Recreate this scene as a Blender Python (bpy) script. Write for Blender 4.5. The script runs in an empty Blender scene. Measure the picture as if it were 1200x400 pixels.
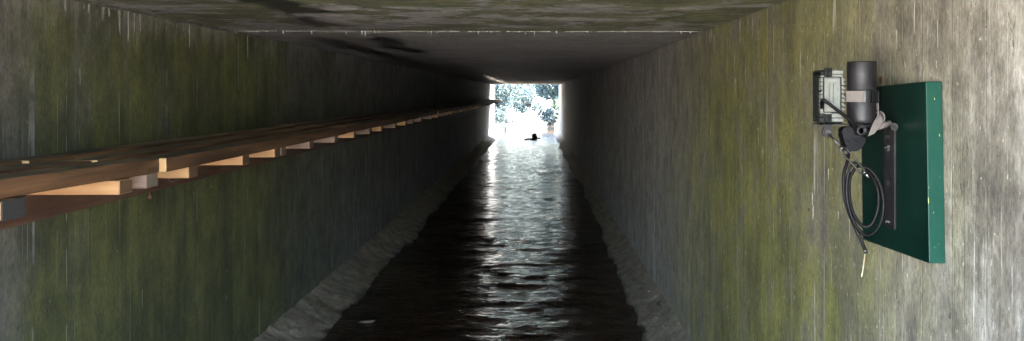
import bpy, bmesh, math, random
from mathutils import Vector, noise, Matrix
random.seed(7)
S = bpy.context.scene
COL = S.collection
CAM_H = 1.86          # camera above the water surface (z = 0)
XL, XR = -1.93, 1.07  # inner faces of the culvert side walls
ZC = CAM_H + 0.40     # ceiling
Y_IN, Y_OUT = 0.2, 32.7   # roof slab
def at(px, py, d):    # photo point at a real distance d -> world position
    return Vector(((px - 628) * d / 900, d, CAM_H - (py - 110) * d / 900))

# ------------------------------------------------------------------ node helpers
class NT:
    def __init__(s, name):
        s.m = bpy.data.materials.new(name); s.m.use_nodes = True
        s.t = s.m.node_tree; s.t.nodes.clear()
        s.out = s.t.nodes.new('ShaderNodeOutputMaterial')
        s.p = s.t.nodes.new('ShaderNodeBsdfPrincipled')
        s.t.links.new(s.p.outputs[0], s.out.inputs[0])
        tc = s.t.nodes.new('ShaderNodeTexCoord'); s.obj = tc.outputs['Object']
    def put(s, sock, v):
        if v is None: return
        if hasattr(v, 'is_output') or isinstance(v, bpy.types.NodeSocket): s.t.links.new(v, sock)
        else:
            if isinstance(v, (tuple, list)) and len(v) == 3 and sock.type == 'RGBA': v = (*v, 1)
            sock.default_value = v
    def set(s, **kw):
        for k, v in kw.items(): s.put(s.p.inputs[k.replace('_', ' ')], v)
    def math(s, op, a, b=None, c=None, clamp=False):
        n = s.t.nodes.new('ShaderNodeMath'); n.operation = op; n.use_clamp = clamp
        s.put(n.inputs[0], a); s.put(n.inputs[1], b); s.put(n.inputs[2], c)
        return n.outputs[0]
    def mul(s, a, b): return s.math('MULTIPLY', a, b)
    def add(s, a, b): return s.math('ADD', a, b)
    def xyz(s, v=None):
        n = s.t.nodes.new('ShaderNodeSeparateXYZ'); s.put(n.inputs[0], v or s.obj)
        return n.outputs
    def scale(s, sc, v=None, off=(0, 0, 0)):
        n = s.t.nodes.new('ShaderNodeMapping'); s.put(n.inputs[0], v or s.obj)
        n.inputs['Scale'].default_value = sc; n.inputs['Location'].default_value = off
        return n.outputs[0]
    def noise(s, sc=(1, 1, 1), detail=4, rough=.55, off=(0, 0, 0), dist=0, v=None):
        n = s.t.nodes.new('ShaderNodeTexNoise'); n.inputs['Scale'].default_value = 1
        n.inputs['Detail'].default_value = detail; n.inputs['Roughness'].default_value = rough
        n.inputs['Distortion'].default_value = dist
        if not isinstance(sc, tuple): sc = (sc,) * 3
        s.put(n.inputs['Vector'], s.scale(sc, v, off))
        return n.outputs[0]
    def ramp(s, f, *stops):    # piecewise map of a value: (pos, val) ...
        n = s.t.nodes.new('ShaderNodeFloatCurve'); s.put(n.inputs['Value'], f)
        c = n.mapping.curves[0]
        while len(c.points) > 2: c.points.remove(c.points[1])
        c.points[0].location = stops[0]; c.points[-1].location = stops[-1]
        for st in stops[1:-1]: c.points.new(*st)
        for p in c.points: p.handle_type = 'VECTOR'
        n.mapping.update()
        return n.outputs[0]
    def step(s, f, a, b):      # smooth 0..1 between a and b
        n = s.t.nodes.new('ShaderNodeMapRange'); n.interpolation_type = 'SMOOTHSTEP'
        s.put(n.inputs[0], f); n.inputs[1].default_value = a; n.inputs[2].default_value = b
        return n.outputs[0]
    def lin(s, f, a, b, c=0, d=1):
        n = s.t.nodes.new('ShaderNodeMapRange')
        s.put(n.inputs[0], f); n.inputs[1].default_value = a; n.inputs[2].default_value = b
        n.inputs[3].default_value = c; n.inputs[4].default_value = d
        return n.outputs[0]
    def mix(s, f, a, b):
        n = s.t.nodes.new('ShaderNodeMix'); n.data_type = 'RGBA'
        s.put(n.inputs[0], f); s.put(n.inputs[6], a); s.put(n.inputs[7], b)
        return n.outputs[2]
    def tint(s, col, f):       # colour times value
        n = s.t.nodes.new('ShaderNodeVectorMath'); n.operation = 'SCALE'
        s.put(n.inputs[0], col); s.put(n.inputs['Scale'], f)
        return n.outputs[0]
    def bump(s, h, strength=.4, dist=.01, normal=None):
        n = s.t.nodes.new('ShaderNodeBump'); n.inputs['Strength'].default_value = strength
        n.inputs['Distance'].default_value = dist; s.put(n.inputs['Height'], h)
        if normal: s.put(n.inputs['Normal'], normal)
        s.put(s.p.inputs['Normal'], n.outputs[0]); return n.outputs[0]
    def rnd(s):
        return s.t.nodes.new('ShaderNodeObjectInfo').outputs['Random']
    def normal(s):
        n = s.t.nodes.new('ShaderNodeTexCoord'); return s.xyz(n.outputs['Normal'])

def plain(name, col, rough=.5, metal=0, var=.25, sc=40, bump=.15, bd=.002, spec=.5):
    n = NT(name); n.p.inputs['Specular IOR Level'].default_value = spec; f = n.noise(sc)
    n.set(Base_Color=n.tint((*col,), n.lin(f, .3, .7, 1 - var, 1 + var)), Metallic=metal,
          Roughness=n.lin(n.noise(sc * .6, off=(3, 1, 2)), .3, .7, max(.05, rough - .12), min(1, rough + .12)))
    n.bump(f, bump, bd); return n.m

# ------------------------------------------------------------------ materials
def mat_wall(name, side):
    n = NT(name); X, Y, Z = n.xyz()
    big = n.noise((1, 1.1, .8), 5)
    patch = n.noise((1, 2.6, 2.0), 6, .62, (4, 2, 9))
    st1 = n.noise((1, 7, .45), 5, .6, (1, 3, 5))
    st2 = n.noise((1, 24, 1.1), 6, .68, (7, 1, 2))
    st3 = n.noise((1, 70, 3.2), 5, .68, (3, 8, 1))
    grain = n.noise((70, 95, 34), 5, .7)
    pits = n.step(n.noise((38, 42, 26), 3, .6, (4, 4, 7)), .66, .72)
    speck = n.noise((95, 95, 50), 2, .5, (9, 9, 9))
    # sawn-board shuttering: each board cast its own tone, hairline joints between
    wob = n.mul(n.math('SUBTRACT', n.noise((0, 0, 1.4), 2), .5), .01)
    yy = n.add(Y, wob)
    cell = n.math('FLOOR', n.math('DIVIDE', yy, .152))
    wn = n.t.nodes.new('ShaderNodeTexWhiteNoise'); wn.noise_dimensions = '1D'; n.put(wn.inputs['W'], cell)
    board = wn.outputs['Value']
    fr = n.math('FRACT', n.math('DIVIDE', yy, .152))
    edge = n.math('ABSOLUTE', n.math('SUBTRACT', fr, .5))
    joint = n.step(edge, .478, .498)
    fr2 = n.math('FRACT', n.math('DIVIDE', n.add(yy, .49 if side < 0 else .19), .608))
    seam = n.mul(n.step(n.math('ABSOLUTE', n.math('SUBTRACT', fr2, .5)), .4952, .4985), n.step(n.noise((1, .9, 4.5), 3, .6, (2, 7, 7)), .44, .6))
    Yn = n.math('DIVIDE', Y, 20, clamp=True)
    mott = n.noise((9, 11, 7), 6, .7, (6, 3, 3))
    tone = n.add(n.mul(st1, .22), n.add(n.mul(st2, .12), n.add(n.mul(patch, .34), n.mul(mott, .36))))
    tone = n.add(tone, n.mul(n.math('SUBTRACT', board, .5), .05))
    tone = n.step(tone, .36, .70)
    ln = n.noise((0, 5.5, .05), 2, .5, (1, 4, 2)); ln2 = n.noise((0, 8, .04), 2, .5, (1, 9, 6))
    brk = n.step(n.noise((1, 1.5, 2.6), 4, .65, (3, 6, 2)), .45, .62); brk2 = n.step(n.noise((1, 1.1, 1.4), 4, .65, (9, 6, 5)), .42, .6)
    wl_ = n.mul(n.step(n.math('ABSOLUTE', n.math('SUBTRACT', ln, .5)), .0026, .0006), brk)
    dl_ = n.mul(n.step(n.math('ABSOLUTE', n.math('SUBTRACT', ln2, .47)), .008, .002), brk2)
    if side > 0:
        col = n.mix(tone, (.115, .10, .08), (.33, .30, .255))
        # paler washed lime bloom by the mouth
        bloom = n.mul(n.ramp(Yn, (0, 1), (.085, 1), (.098, .35), (.12, 0), (1, 0)), n.step(n.add(n.mul(st2, .6), n.add(n.mul(patch, .55), n.mul(mott, .45))), .74, .98))
        col = n.mix(n.mul(bloom, .6), col, (.48, .455, .43))
        zone = n.ramp(Yn, (0, .10), (.09, .22), (.112, .45), (.135, .8), (.165, 1.0), (.26, 1), (.31, .5), (.4, .14), (1, .05))
        low = n.lin(Z, .2, 2.2, 1.12, .72)
        alg = n.mul(n.mul(zone, low), n.step(n.add(n.mul(st1, .38), n.add(n.mul(st2, .17), n.add(n.mul(patch, .55), n.mul(mott, .3)))), .50, .80))
        alg = n.math('MINIMUM', n.mul(alg, 1.35), 1)
        acol = n.mix(n.step(n.add(n.mul(n.noise((1, 9, 1.2), 4, .6, (5, 5, 1)), .4), n.mul(n.noise((3, 3.2, 2.4), 5, .65, (2, 5, 3)), .6)), .36, .64), (.075, .075, .011), (.185, .178, .026))
        col = n.mix(n.mul(alg, .9), col, acol)
        deep = n.ramp(Yn, (0, 0), (.22, 0), (.34, .65), (.5, .85), (.8, .4), (1, .25))  # deep concrete coloured lighter to offset light falloff along the tunnel
        col = n.mix(n.mul(deep, .9), col, n.mix(tone, (.24, .22, .205), (.47, .44, .41)))
        white = (.66, .63, .56)
        ws = n.mul(n.step(st3, .58, .70), n.step(n.noise((1, 6, 1.6), 3, .5, (8, 2, 4)), .46, .64))
        col = n.mix(n.mul(ws, .6), col, white)
        col = n.mix(n.mul(n.step(speck, .69, .75), .5), col, white)
    else:
        inn = n.ramp(Yn, (0, 0), (.2, 0), (.4, .6), (.8, 1), (1, 1))  # wall colour lightened with depth in place of missing light
        col = n.mix(inn, n.mix(tone, (.036, .036, .031), (.115, .115, .105)), n.mix(tone, (.11, .11, .105), (.26, .26, .25)))
        zone = n.ramp(Yn, (0, .1), (.132, .15), (.141, .4), (.149, .95), (.24, 1), (.3, .5), (.42, .25), (1, .1))
        alg = n.mul(zone, n.step(n.add(n.mul(st1, .4), n.add(n.mul(st2, .12), n.add(n.mul(big, .5), n.mul(patch, .33)))), .40, .74))
        acol = n.mix(n.step(n.add(n.mul(n.noise((1, 8, 1.1), 4, .6, (5, 5, 1)), .4), n.mul(n.noise((3, 2.8, 2.2), 5, .65, (2, 5, 3)), .6)), .36, .64), (.034, .038, .012), (.088, .094, .026))
        col = n.mix(n.math('MINIMUM', n.mul(alg, 1.4), 1), col, acol)
        mouth = n.mul(n.step(n.add(Y, n.mul(st1, -.5)), 2.75, 2.5), n.lin(st2, .3, .7, .4, 1))
        col = n.mix(n.mul(mouth, .7), col, n.mix(mott, (.05, .045, .038), (.125, .115, .10)))
        white = (.34, .35, .33)
        ws = n.mul(n.step(st3, .60, .76), n.step(n.noise((1, 5, 1.6), 3, .5, (8, 2, 4)), .5, .7))
        col = n.mix(n.mul(ws, .45), col, white)
        col = n.mix(n.mul(n.step(n.noise((26, 26, 18), 2, .5, (2, 9, 4)), .73, .79), .5), col, white)
        # pale lime film under the roof joint
        lime = n.mul(n.step(n.add(Z, n.mul(st2, .5)), 2.33, 2.55), n.step(patch, .4, .6))
        col = n.mix(n.mul(lime, .6), col, (.24, .22, .19))
    col = n.tint(col, n.mul(n.lin(grain, .32, .68, .66, 1.34), n.lin(mott, .32, .68, .78, 1.22)))
    col = n.mix(n.mul(pits, .45), col, n.tint(col, .4))
    col = n.mix(n.mul(joint, n.mul(n.step(n.noise((1, 3, .8), 2, .5, (3, 3, 8)), .45, .65), .4)), col, n.tint(col, .55))
    col = n.mix(n.mul(seam, .75), col, white)
    col = n.mix(n.mul(dl_, .5), n.mix(n.mul(wl_, .45), col, white), n.tint(col, .4))
    col = n.mix(n.mul(n.step(n.math('ABSOLUTE', n.math('SUBTRACT', fr2, .5)), .478, .494), .28), col, n.tint(col, .55))
    n.set(Base_Color=col, Roughness=n.lin(n.add(n.mul(big, .6), n.mul(st1, .5)), .35, .75, .8, .98))
    h = n.add(n.mul(grain, .9), n.add(n.mul(mott, .5), n.add(n.mul(board, .12), n.add(n.mul(joint, -.4), n.mul(pits, -.9)))))
    n.bump(h, .55, .006)
    return n.m

def mat_ceiling():
    n = NT('ceiling concrete'); X, Y, Z = n.xyz()
    big = n.noise((1.1, 1.0, 1), 5, .6)
    patch = n.noise((2.4, 3.2, 1), 7, .66, (3, 5, 0), .6)
    fine = n.noise((30, 30, 30), 4, .6)
    Yn = n.math('DIVIDE', Y, 20, clamp=True)
    gtone = n.noise((3.5, 4.5, 1), 7, .7, (8, 2, 1)); fib = n.noise((11, 26, 1), 5, .65, (1, 7, 3))
    col = n.mix(n.step(n.add(n.mul(gtone, .6), n.mul(fib, .4)), .33, .67), (.26, .24, .232), (.60, .56, .54))
    col = n.mix(n.ramp(Yn, (0, 0), (.22, 0), (.32, 1), (.6, .8), (1, .3)), col, n.mix(n.step(patch, .3, .72), (.36, .335, .345), (.60, .565, .57)))  # ceiling colour brightened further in, standing in for light there
    zone = n.ramp(Yn, (0, 1), (.2, 1), (.245, .9), (.25, .4), (.3, .3), (.4, .12), (1, .03))
    alg = n.mul(zone, n.step(n.add(n.mul(patch, .75), n.add(n.mul(big, .25), n.mul(fib, .18))), .555, .60))
    col = n.mix(n.mul(alg, .85), col, n.mix(n.step(n.noise((5, 6, 1), 5, .6, (1, 1, 4)), .35, .68), (.075, .083, .024), (.20, .205, .070)))
    # wet, sooty run along the left of the roof
    wob = n.add(n.mul(n.math('SUBTRACT', n.noise((.9, 1.3, 1), 6, .75, (6, 1, 3)), .5), .75), n.mul(n.math('SUBTRACT', gtone, .5), .35))
    d1 = n.math('ABSOLUTE', n.add(n.add(X, 1.17), wob))
    wet = n.mul(n.step(d1, .135, .075), n.step(n.noise((.9, 1.0, 1), 5, .7, (2, 4, 1)), .43, .46))
    d2 = n.math('ABSOLUTE', n.add(n.add(X, 1.56), n.mul(wob, .5)))
    wet2 = n.mul(n.step(d2, .12, .09), n.mul(n.step(Y, 5.3, 5.9), n.step(Y, 13, 9)))
    wet = n.math('MAXIMUM', wet, wet2)
    col = n.mix(n.mul(wet, .82), col, (.022, .020, .020))
    # left third is darker
    left = n.step(X, -.9, -1.4)
    col = n.mix(n.mul(left, .45), col, n.tint(col, .55))
    # longitudinal shutter joints with broken lime
    fr = n.math('FRACT', n.add(n.math('DIVIDE', n.add(X, n.mul(n.math('SUBTRACT', big, .5), .03)), .375), .52))
    line = n.mul(n.step(n.math('ABSOLUTE', n.math('SUBTRACT', fr, .5)), .484, .494), n.step(n.noise((3, 2.2, 1), 4, .7, (5, 8, 2)), .52, .62))
    col = n.mix(n.mul(line, .55), col, (.46, .45, .41))
    sp = n.step(n.noise((24, 16, 1), 2, .5, (7, 7, 7)), .73, .78)
    col = n.mix(n.mul(sp, .55), col, (.42, .42, .38))
    col = n.tint(col, n.mul(n.lin(fine, .3, .7, .75, 1.25), n.lin(fib, .3, .7, .8, 1.2)))
    rough = n.mix(wet, n.mix(n.step(big, .4, .6), (.62,) * 3, (.85,) * 3), (.3,) * 3)
    n.set(Base_Color=col, Roughness=rough)
    n.bump(n.add(n.mul(fine, .5), n.mul(patch, .8)), .4, .008)
    return n.m

def mat_water():
    n = NT('dark stream water')
    warp = n.noise((1.2, .8, 1), 3, .5)
    b = n.noise((5, 19, 1), 3, .55, (4, 2, 0), .8)
    c = n.noise((15, 45, 1), 2, .5, (9, 5, 0), .6)
    h = n.add(n.mul(b, 1.0), n.mul(c, .35))
    n.set(Base_Color=n.mix(n.step(warp, .35, .7), (.020, .011, .006), (.038, .022, .012)), Roughness=.035, IOR=1.333)
    n.bump(h, 1.0, .016)
    return n.m

def mat_bank():
    n = NT('silty bank'); X, Y, Z = n.xyz()
    f = n.noise(9, 6, .65); g = n.noise(55, 4, .65, (3, 3, 3)); big = n.noise((1.5, .8, 1), 4)
    col = n.mix(n.step(n.add(n.mul(f, .7), n.mul(g, .35)), .35, .72), (.13, .102, .068), (.34, .28, .20))
    col = n.mix(n.mul(n.step(n.noise(14, 3, .5, (8, 1, 1)), .64, .72), .5), col, (.34, .32, .29))
    col = n.mix(n.mul(n.step(big, .5, .7), .4), col, (.09, .085, .05))
    wet = n.step(n.add(Z, n.mul(n.math('SUBTRACT', f, .5), .09)), .028, -.012)
    col = n.mix(wet, col, (.022, .015, .010))
    n.set(Base_Color=col, Roughness=n.lin(wet, 0, 1, .93, .5))
    n.bump(n.add(f, n.mul(g, .7)), .7, .012)
    return n.m

def mat_wood(name, c1, c2, axis, end=None, rough=.75, stain=0, flat=None):
    """axis: grain direction 0=x 1=y; end: colour of fresh sawn end grain; flat: colour of the top face"""
    n = NT(name); r = n.rnd()
    off = n.t.nodes.new('ShaderNodeVectorMath'); off.operation = 'ADD'
    cb = n.t.nodes.new('ShaderNodeCombineXYZ')
    for k, f in enumerate((7.3, 13.1, 5.7)): n.put(cb.inputs[k], n.mul(r, f))
    n.put(off.inputs[0], n.obj); n.put(off.inputs[1], cb.outputs[0]); v = off.outputs[0]
    sc = [38, 38, 38]; sc[axis] = 2.2
    sb = [9, 9, 9]; sb[axis] = .9
    g = n.noise(tuple(sc), 5, .6, v=v); b = n.noise(tuple(sb), 4, .6, (2, 2, 2), 1.0, v=v)
    fine = n.noise(120, 2, v=v)
    col = n.mix(n.step(n.add(n.mul(g, .5), n.mul(b, .55)), .35, .72), c1, c2)
    N = n.normal()
    if flat:
        dirt = n.noise((5, 2.2, 5), 5, .65, (4, 1, 6), v=v)
        fc = n.mix(n.step(dirt, .35, .68), flat[0], flat[1])
        fc = n.tint(fc, n.lin(g, .3, .7, .7, 1.3))
        col = n.mix(n.step(N[2], .35, .8), col, fc)
    if stain:
        col = n.mix(n.mul(n.step(n.noise((6, 3, 9), 5, .6, (9, 3, 1), v=v), .5, .68), stain), col, (.035, .03, .022))
    kn = n.noise((13, 3, 13) if axis == 1 else (3, 13, 13), 1, .3, (6, 6, 1), v=v)
    col = n.mix(n.mul(n.step(kn, .74, .80), .7), col, n.tint(col, .35))
    col = n.tint(col, n.lin(r, 0, 1, .82, 1.16))
    if end:
        col = n.mix(n.step(n.math('ABSOLUTE', N[axis]), .6, .9), col, n.mix(g, end[0], end[1]))
    n.set(Base_Color=col, Roughness=n.lin(b, .3, .7, rough - .08, rough + .1))
    n.bump(n.add(g, n.mul(fine, .3)), .45, .003)
    return n.m

def mat_leaf(name, c1, c2):
    n = NT(name); g = n.t.nodes.new('ShaderNodeNewGeometry')
    col = n.mix(g.outputs['Random Per Island'], c1, c2)
    n.set(Base_Color=col, Roughness=.5)
    tr = n.t.nodes.new('ShaderNodeBsdfTranslucent'); n.put(tr.inputs[0], n.tint(col, 1.1))
    mx = n.t.nodes.new('ShaderNodeMixShader'); mx.inputs[0].default_value = .22
    n.t.links.new(n.p.outputs[0], mx.inputs[1]); n.t.links.new(tr.outputs[0], mx.inputs[2])
    n.t.links.new(mx.outputs[0], n.out.inputs[0])
    return n.m

def mat_ground():
    n = NT('riverside ground'); X, Y, Z = n.xyz()
    f = n.noise(.8, 6, .6); g = n.noise(14, 5, .65)
    grav = n.mix(g, (.32, .29, .26), (.55, .51, .46))
    grs = n.mix(g, (.075, .082, .062), (.16, .17, .14))
    m = n.mul(n.step(n.add(Z, n.mul(n.math('SUBTRACT', f, .5), .8)), .25, .6), n.step(Y, 0, 20))
    grav = n.mix(n.step(Y, 5, 20), grav, n.mix(g, (.07, .06, .05), (.19, .17, .14)))  # ground paler at the unseen near end, added to bounce light inside
    n.set(Base_Color=n.mix(m, grav, grs), Roughness=.95)
    n.bump(g, .6, .03); return n.m

def mat_paint():
    n = NT('green gloss paint')
    gr = n.noise((14, 5, 60), 4, .6); b = n.noise(6, 4); g2 = n.noise((30, 90, 14), 3, .6, (1, 2, 3))
    N = n.normal()
    col = n.mix(n.step(n.add(n.mul(gr, .5), n.mul(b, .5)), .3, .7), (.0006, .009, .006), (.0014, .017, .011))
    endc = n.mix(g2, (.0015, .031, .020), (.006, .060, .038))  # end faces coloured lighter to stand in for light from the mouth
    e = n.step(n.math('ABSOLUTE', N[1]), .6, .9)
    col = n.mix(e, col, endc)
    chip = n.mul(n.step(n.noise((160, 120, 34), 2, .5, (5, 2, 8)), .70, .73), n.mul(e, .8))
    col = n.mix(chip, col, (.42, .40, .12))
    sc = n.mul(n.step(n.noise((20, 90, 45), 2, .5, (5, 9, 8)), .73, .76), .35)
    n.set(Base_Color=col, Roughness=n.lin(b, .3, .7, .40, .52), Specular_IOR_Level=.3)
    n.bump(n.mul(g2, e), .2, .002)
    return n.m

def mat_web():
    n = NT('grey webbing'); w = n.t.nodes.new('ShaderNodeTexWave'); w.bands_direction = 'Z'
    n.put(w.inputs['Vector'], n.obj); w.inputs['Scale'].default_value = 150
    f = n.noise(60)
    n.set(Base_Color=n.tint(n.mix(f, (.105, .088, .08), (.17, .146, .132)), n.lin(w.outputs['Fac'], 0, 1, .85, 1.1)), Roughness=.85)
    n.bump(w.outputs['Fac'], .3, .0008); return n.m

M = dict(
    wall_l=mat_wall('mossy dark concrete', -1), wall_r=mat_wall('stained pale concrete', 1), ceil=mat_ceiling(),
    water=mat_water(), bank=mat_bank(), ground=mat_ground(), paint=mat_paint(), web=mat_web(),
    calcite=plain('calcite', (.50, .48, .43), .6, 0, .4, 25, .5, .004),
    calcite_pale=plain('pale lime', (.36, .34, .28), .7, 0, .4, 25, .4, .003),
    calcite_thread=plain('lime thread', (.20, .19, .165), .6, 0, .4, 25, .4, .003),
    calcite_grey=plain('grey calcite', (.085, .079, .066), .6, 0, .45, 18, .6, .006),
    deck=mat_wood('weathered deck board', (.040, .017, .006), (.165, .080, .032), 1, ((.36, .21, .08), (.52, .33, .15)), .72, .12,
                  ((.060, .038, .018), (.22, .145, .072))),
    ledger=mat_wood('brown ledger timber', (.060, .026, .014), (.125, .060, .032), 1, ((.3, .18, .09), (.45, .28, .14)), .75, .35),
    pine=mat_wood('fresh pine', (.34, .175, .07), (.50, .29, .13), 0, ((.075, .042, .022), (.14, .08, .04)), .65),
    grey_pine=mat_wood('greyed pine', (.15, .095, .07), (.27, .185, .14), 0, ((.10, .075, .055), (.18, .14, .10)), .8),
    felt=plain('dark grey felt', (.021, .0175, .0155), .95, 0, .4, 160, .6, .003),
    black=plain('black plastic', (.006, .006, .007), .42, 0, .3, 60, .08, .002, .25),
    tube=plain('dark grey satin plastic', (.011, .0095, .010), .5, 0, .18, 50, .08, .002, .35),
    rubber=plain('black cable sheath', (.0055, .0045, .005), .45, 0, .3, 60, .1, .002, .15),
    body=plain('grey green plastic', (.165, .172, .152), .55, 0, .14, 120, .15),
    bodyd=plain('dark green plastic', (.012, .013, .011), .6, 0, .3, 80, .2, .002, .25),
    steel=plain('dull steel', (.085, .08, .078), .38, .9, .3, 80, .15),
    zinc=plain('bright zinc', (.62, .62, .60), .25, .95, .2, 80, .1),
    dark_steel=plain('black painted steel', (.022, .019, .020), .5, .2, .35, 60, .15, .002, .35),
    straw=plain('dry straw', (.62, .55, .34), .7, 0, .2, 60),
    rust=plain('rust stain', (.10, .035, .022), .9, 0, .4, 90),
    drift=plain('wet dark driftwood', (.030, .022, .017), .55, 0, .5, 12, .6, .02),
    chip=plain('pale wood chip', (.20, .165, .115), .8, 0, .3, 30),
    bark=plain('bark', (.12, .09, .065), .9, 0, .4, 14, .6, .02),
    leaf_a=mat_leaf('blue green leaves', (.050, .070, .066), (.11, .145, .13)),
    leaf_b=mat_leaf('yellow green leaves', (.06, .085, .035), (.15, .18, .08)),
    leaf_c=mat_leaf('dark leaves', (.034, .050, .050), (.085, .115, .10)),
    gravel=plain('gravel', (.13, .105, .078), .9, 0, .5, 20, .5, .01),
)

# ------------------------------------------------------------------ mesh helpers
def link(name, bm, mat, parent=None, smooth=False, loc=None):
    me = bpy.data.meshes.new(name)
    bmesh.ops.recalc_face_normals(bm, faces=bm.faces[:])
    bm.to_mesh(me); bm.free()
    for m in (mat if isinstance(mat, (list, tuple)) else [mat]): me.materials.append(m)
    if smooth:
        for p in me.polygons: p.use_smooth = True
    o = bpy.data.objects.new(name, me); COL.objects.link(o)
    if loc is not None: o.location = loc
    if parent: o.parent = parent
    return o
def empty(name, loc=(0, 0, 0)):
    o = bpy.data.objects.new(name, None); COL.objects.link(o); o.location = loc; o.empty_display_size = .1
    return o
def tag(o, label=None, cat=None, group=None, kind=None):
    if label: o['label'] = label
    if cat: o['category'] = cat
    if group: o['group'] = group
    if kind: o['kind'] = kind
    return o
def BM(): return bmesh.new()
def hexa(bm, c, bevel=0, seg=1):
    """c: 8 corners, (x0y0z0, x1y0z0, x1y1z0, x0y1z0, then the same at z1)"""
    vs = [bm.verts.new(p) for p in c]
    fs = [bm.faces.new([vs[i] for i in q]) for q in ((3, 2, 1, 0), (4, 5, 6, 7), (0, 1, 5, 4), (1, 2, 6, 5), (2, 3, 7, 6), (3, 0, 4, 7))]
    if bevel:
        es = list({e for f in fs for e in f.edges})
        bmesh.ops.bevel(bm, geom=es, offset=bevel, segments=seg, affect='EDGES', profile=.6)
    return vs
def box(bm, x0, x1, y0, y1, z0, z1, bevel=0, seg=1):
    return hexa(bm, [(x0, y0, z0), (x1, y0, z0), (x1, y1, z0), (x0, y1, z0), (x0, y0, z1), (x1, y0, z1), (x1, y1, z1), (x0, y1, z1)], bevel, seg)
def smooth_path(pts, n=6, closed=False):
    P = [Vector(p) for p in pts]; out = []
    m = len(P)
    for i in range(m if closed else m - 1):
        g = (lambda k: P[k % m]) if closed else (lambda k: P[max(0, min(m - 1, k))])
        a, b, c, d = g(i - 1), g(i), g(i + 1), g(i + 2)
        for k in range(n):
            t = k / n
            out.append(.5 * ((2 * b) + (c - a) * t + (2 * a - 5 * b + 4 * c - d) * t * t + (3 * b - a - 3 * c + d) * t ** 3))
    if not closed: out.append(P[-1])
    return out
def tube(bm, pts, r, seg=10, closed=False, flat=None, cap=True):
    """r: radius or list; flat=(axis vector, factor) squashes the section"""
    P = [Vector(p) for p in pts]; n = len(P); rings = []
    R = r if isinstance(r, (list, tuple)) else [r] * n
    t0 = None; u = None
    for i, p in enumerate(P):
        a = P[(i - 1) % n] if closed else P[max(0, i - 1)]
        b = P[(i + 1) % n] if closed else P[min(n - 1, i + 1)]
        t = (b - a).normalized()
        if u is None:
            u = t.cross(Vector((.31, .52, .79))).normalized()
        else:
            u = (u - t * u.dot(t)).normalized()
        w = t.cross(u)
        ring = []
        for k in range(seg):
            an = 2 * math.pi * k / seg
            o = (u * math.cos(an) + w * math.sin(an)) * R[i]
            if flat: o = o - flat[0] * o.dot(flat[0]) * (1 - flat[1])
            ring.append(bm.verts.new(p + o))
        rings.append(ring)
    m = n if closed else n - 1
    for i in range(m):
        A, B = rings[i], rings[(i + 1) % n]
        for k in range(seg):
            bm.faces.new((A[k], A[(k + 1) % seg], B[(k + 1) % seg], B[k]))
    if cap and not closed:
        bm.faces.new(rings[0][::-1]); bm.faces.new(rings[-1])
def ring(bm, c, normal, R, r, seg=20, sub=8, sq=1):
    nrm = Vector(normal).normalized(); u = nrm.cross(Vector((0.2, 0.1, 1))).normalized(); w = nrm.cross(u)
    tube(bm, [Vector(c) + (u * math.cos(a) + w * math.sin(a)) * R for a in [2 * math.pi * k / seg for k in range(seg)]], r, sub, True)
def lathe(bm, prof, c=(0, 0, 0), axis='z', seg=32):
    rings = []
    for (r, h) in prof:
        rg = []
        for k in range(seg):
            a = 2 * math.pi * k / seg; p = (r * math.cos(a), r * math.sin(a), h)
            if axis == 'y': p = (p[0], p[2], p[1])
            if axis == 'x': p = (p[2], p[0], p[1])
            rg.append(bm.verts.new(Vector(c) + Vector(p)))
        rings.append(rg)
    for A, B in zip(rings, rings[1:]):
        for k in range(seg): bm.faces.new((A[k], A[(k + 1) % seg], B[(k + 1) % seg], B[k]))
    if prof[0][0] > 0: bm.faces.new(rings[0][::-1])
    if prof[-1][0] > 0: bm.faces.new(rings[-1])
def blob(bm, c, s, sub=2, amp=.25, freq=1.6, seed=0):
    r = bmesh.ops.create_icosphere(bm, subdivisions=sub, radius=1)
    for v in r['verts']:
        k = 1 + amp * noise.noise(v.co * freq + Vector((seed * 3.1, seed * 1.7, seed)))
        v.co = Vector((v.co.x * s[0] * k, v.co.y * s[1] * k, v.co.z * s[2] * k)) + Vector(c)

# ------------------------------------------------------------------ camera, light, world
cam = bpy.data.cameras.new('camera'); co = bpy.data.objects.new('camera', cam); COL.objects.link(co)
co.location = (0, 0, CAM_H); co.rotation_euler = (math.radians(90), 0, 0)
cam.sensor_width = 36; cam.lens = 36 * 900 / 1200
cam.shift_x = -28 / 1200; cam.shift_y = -90 / 1200
cam.clip_start = .05; cam.clip_end = 3000
S.camera = co
EL, AZ = math.radians(50), math.radians(55)    # azimuth measured from +y towards +x
sd = Vector((math.sin(AZ) * math.cos(EL), math.cos(AZ) * math.cos(EL), math.sin(EL)))
sl = bpy.data.lights.new('sun', 'SUN'); sl.energy = 5; sl.angle = math.radians(.5); sl.color = (1, .96, .91)
so = bpy.data.objects.new('sun', sl); COL.objects.link(so); so.rotation_euler = sd.to_track_quat('Z', 'Y').to_euler(); so.location = (0, 0, 30)
w = bpy.data.worlds.new('World'); S.world = w; w.use_nodes = True
nt = w.node_tree; sky = nt.nodes.new('ShaderNodeTexSky'); sky.sky_type = 'NISHITA'; sky.sun_disc = False
sky.sun_elevation = EL; sky.sun_rotation = AZ; sky.dust_density = 1.0
bg = nt.nodes['Background']; bg.inputs[1].default_value = .14; nt.links.new(sky.outputs[0], bg.inputs[0])
S.view_settings.view_transform = 'Standard'; S.view_settings.look = 'None'; S.view_settings.gamma = 1
S.view_settings.exposure = 5.1
S.render.engine = 'CYCLES'
cy = S.cycles
cy.use_denoising = True; cy.max_bounces = 10; cy.diffuse_bounces = 7; cy.glossy_bounces = 4
cy.caustics_reflective = False; cy.caustics_refractive = False; cy.sample_clamp_indirect = 8

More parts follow.
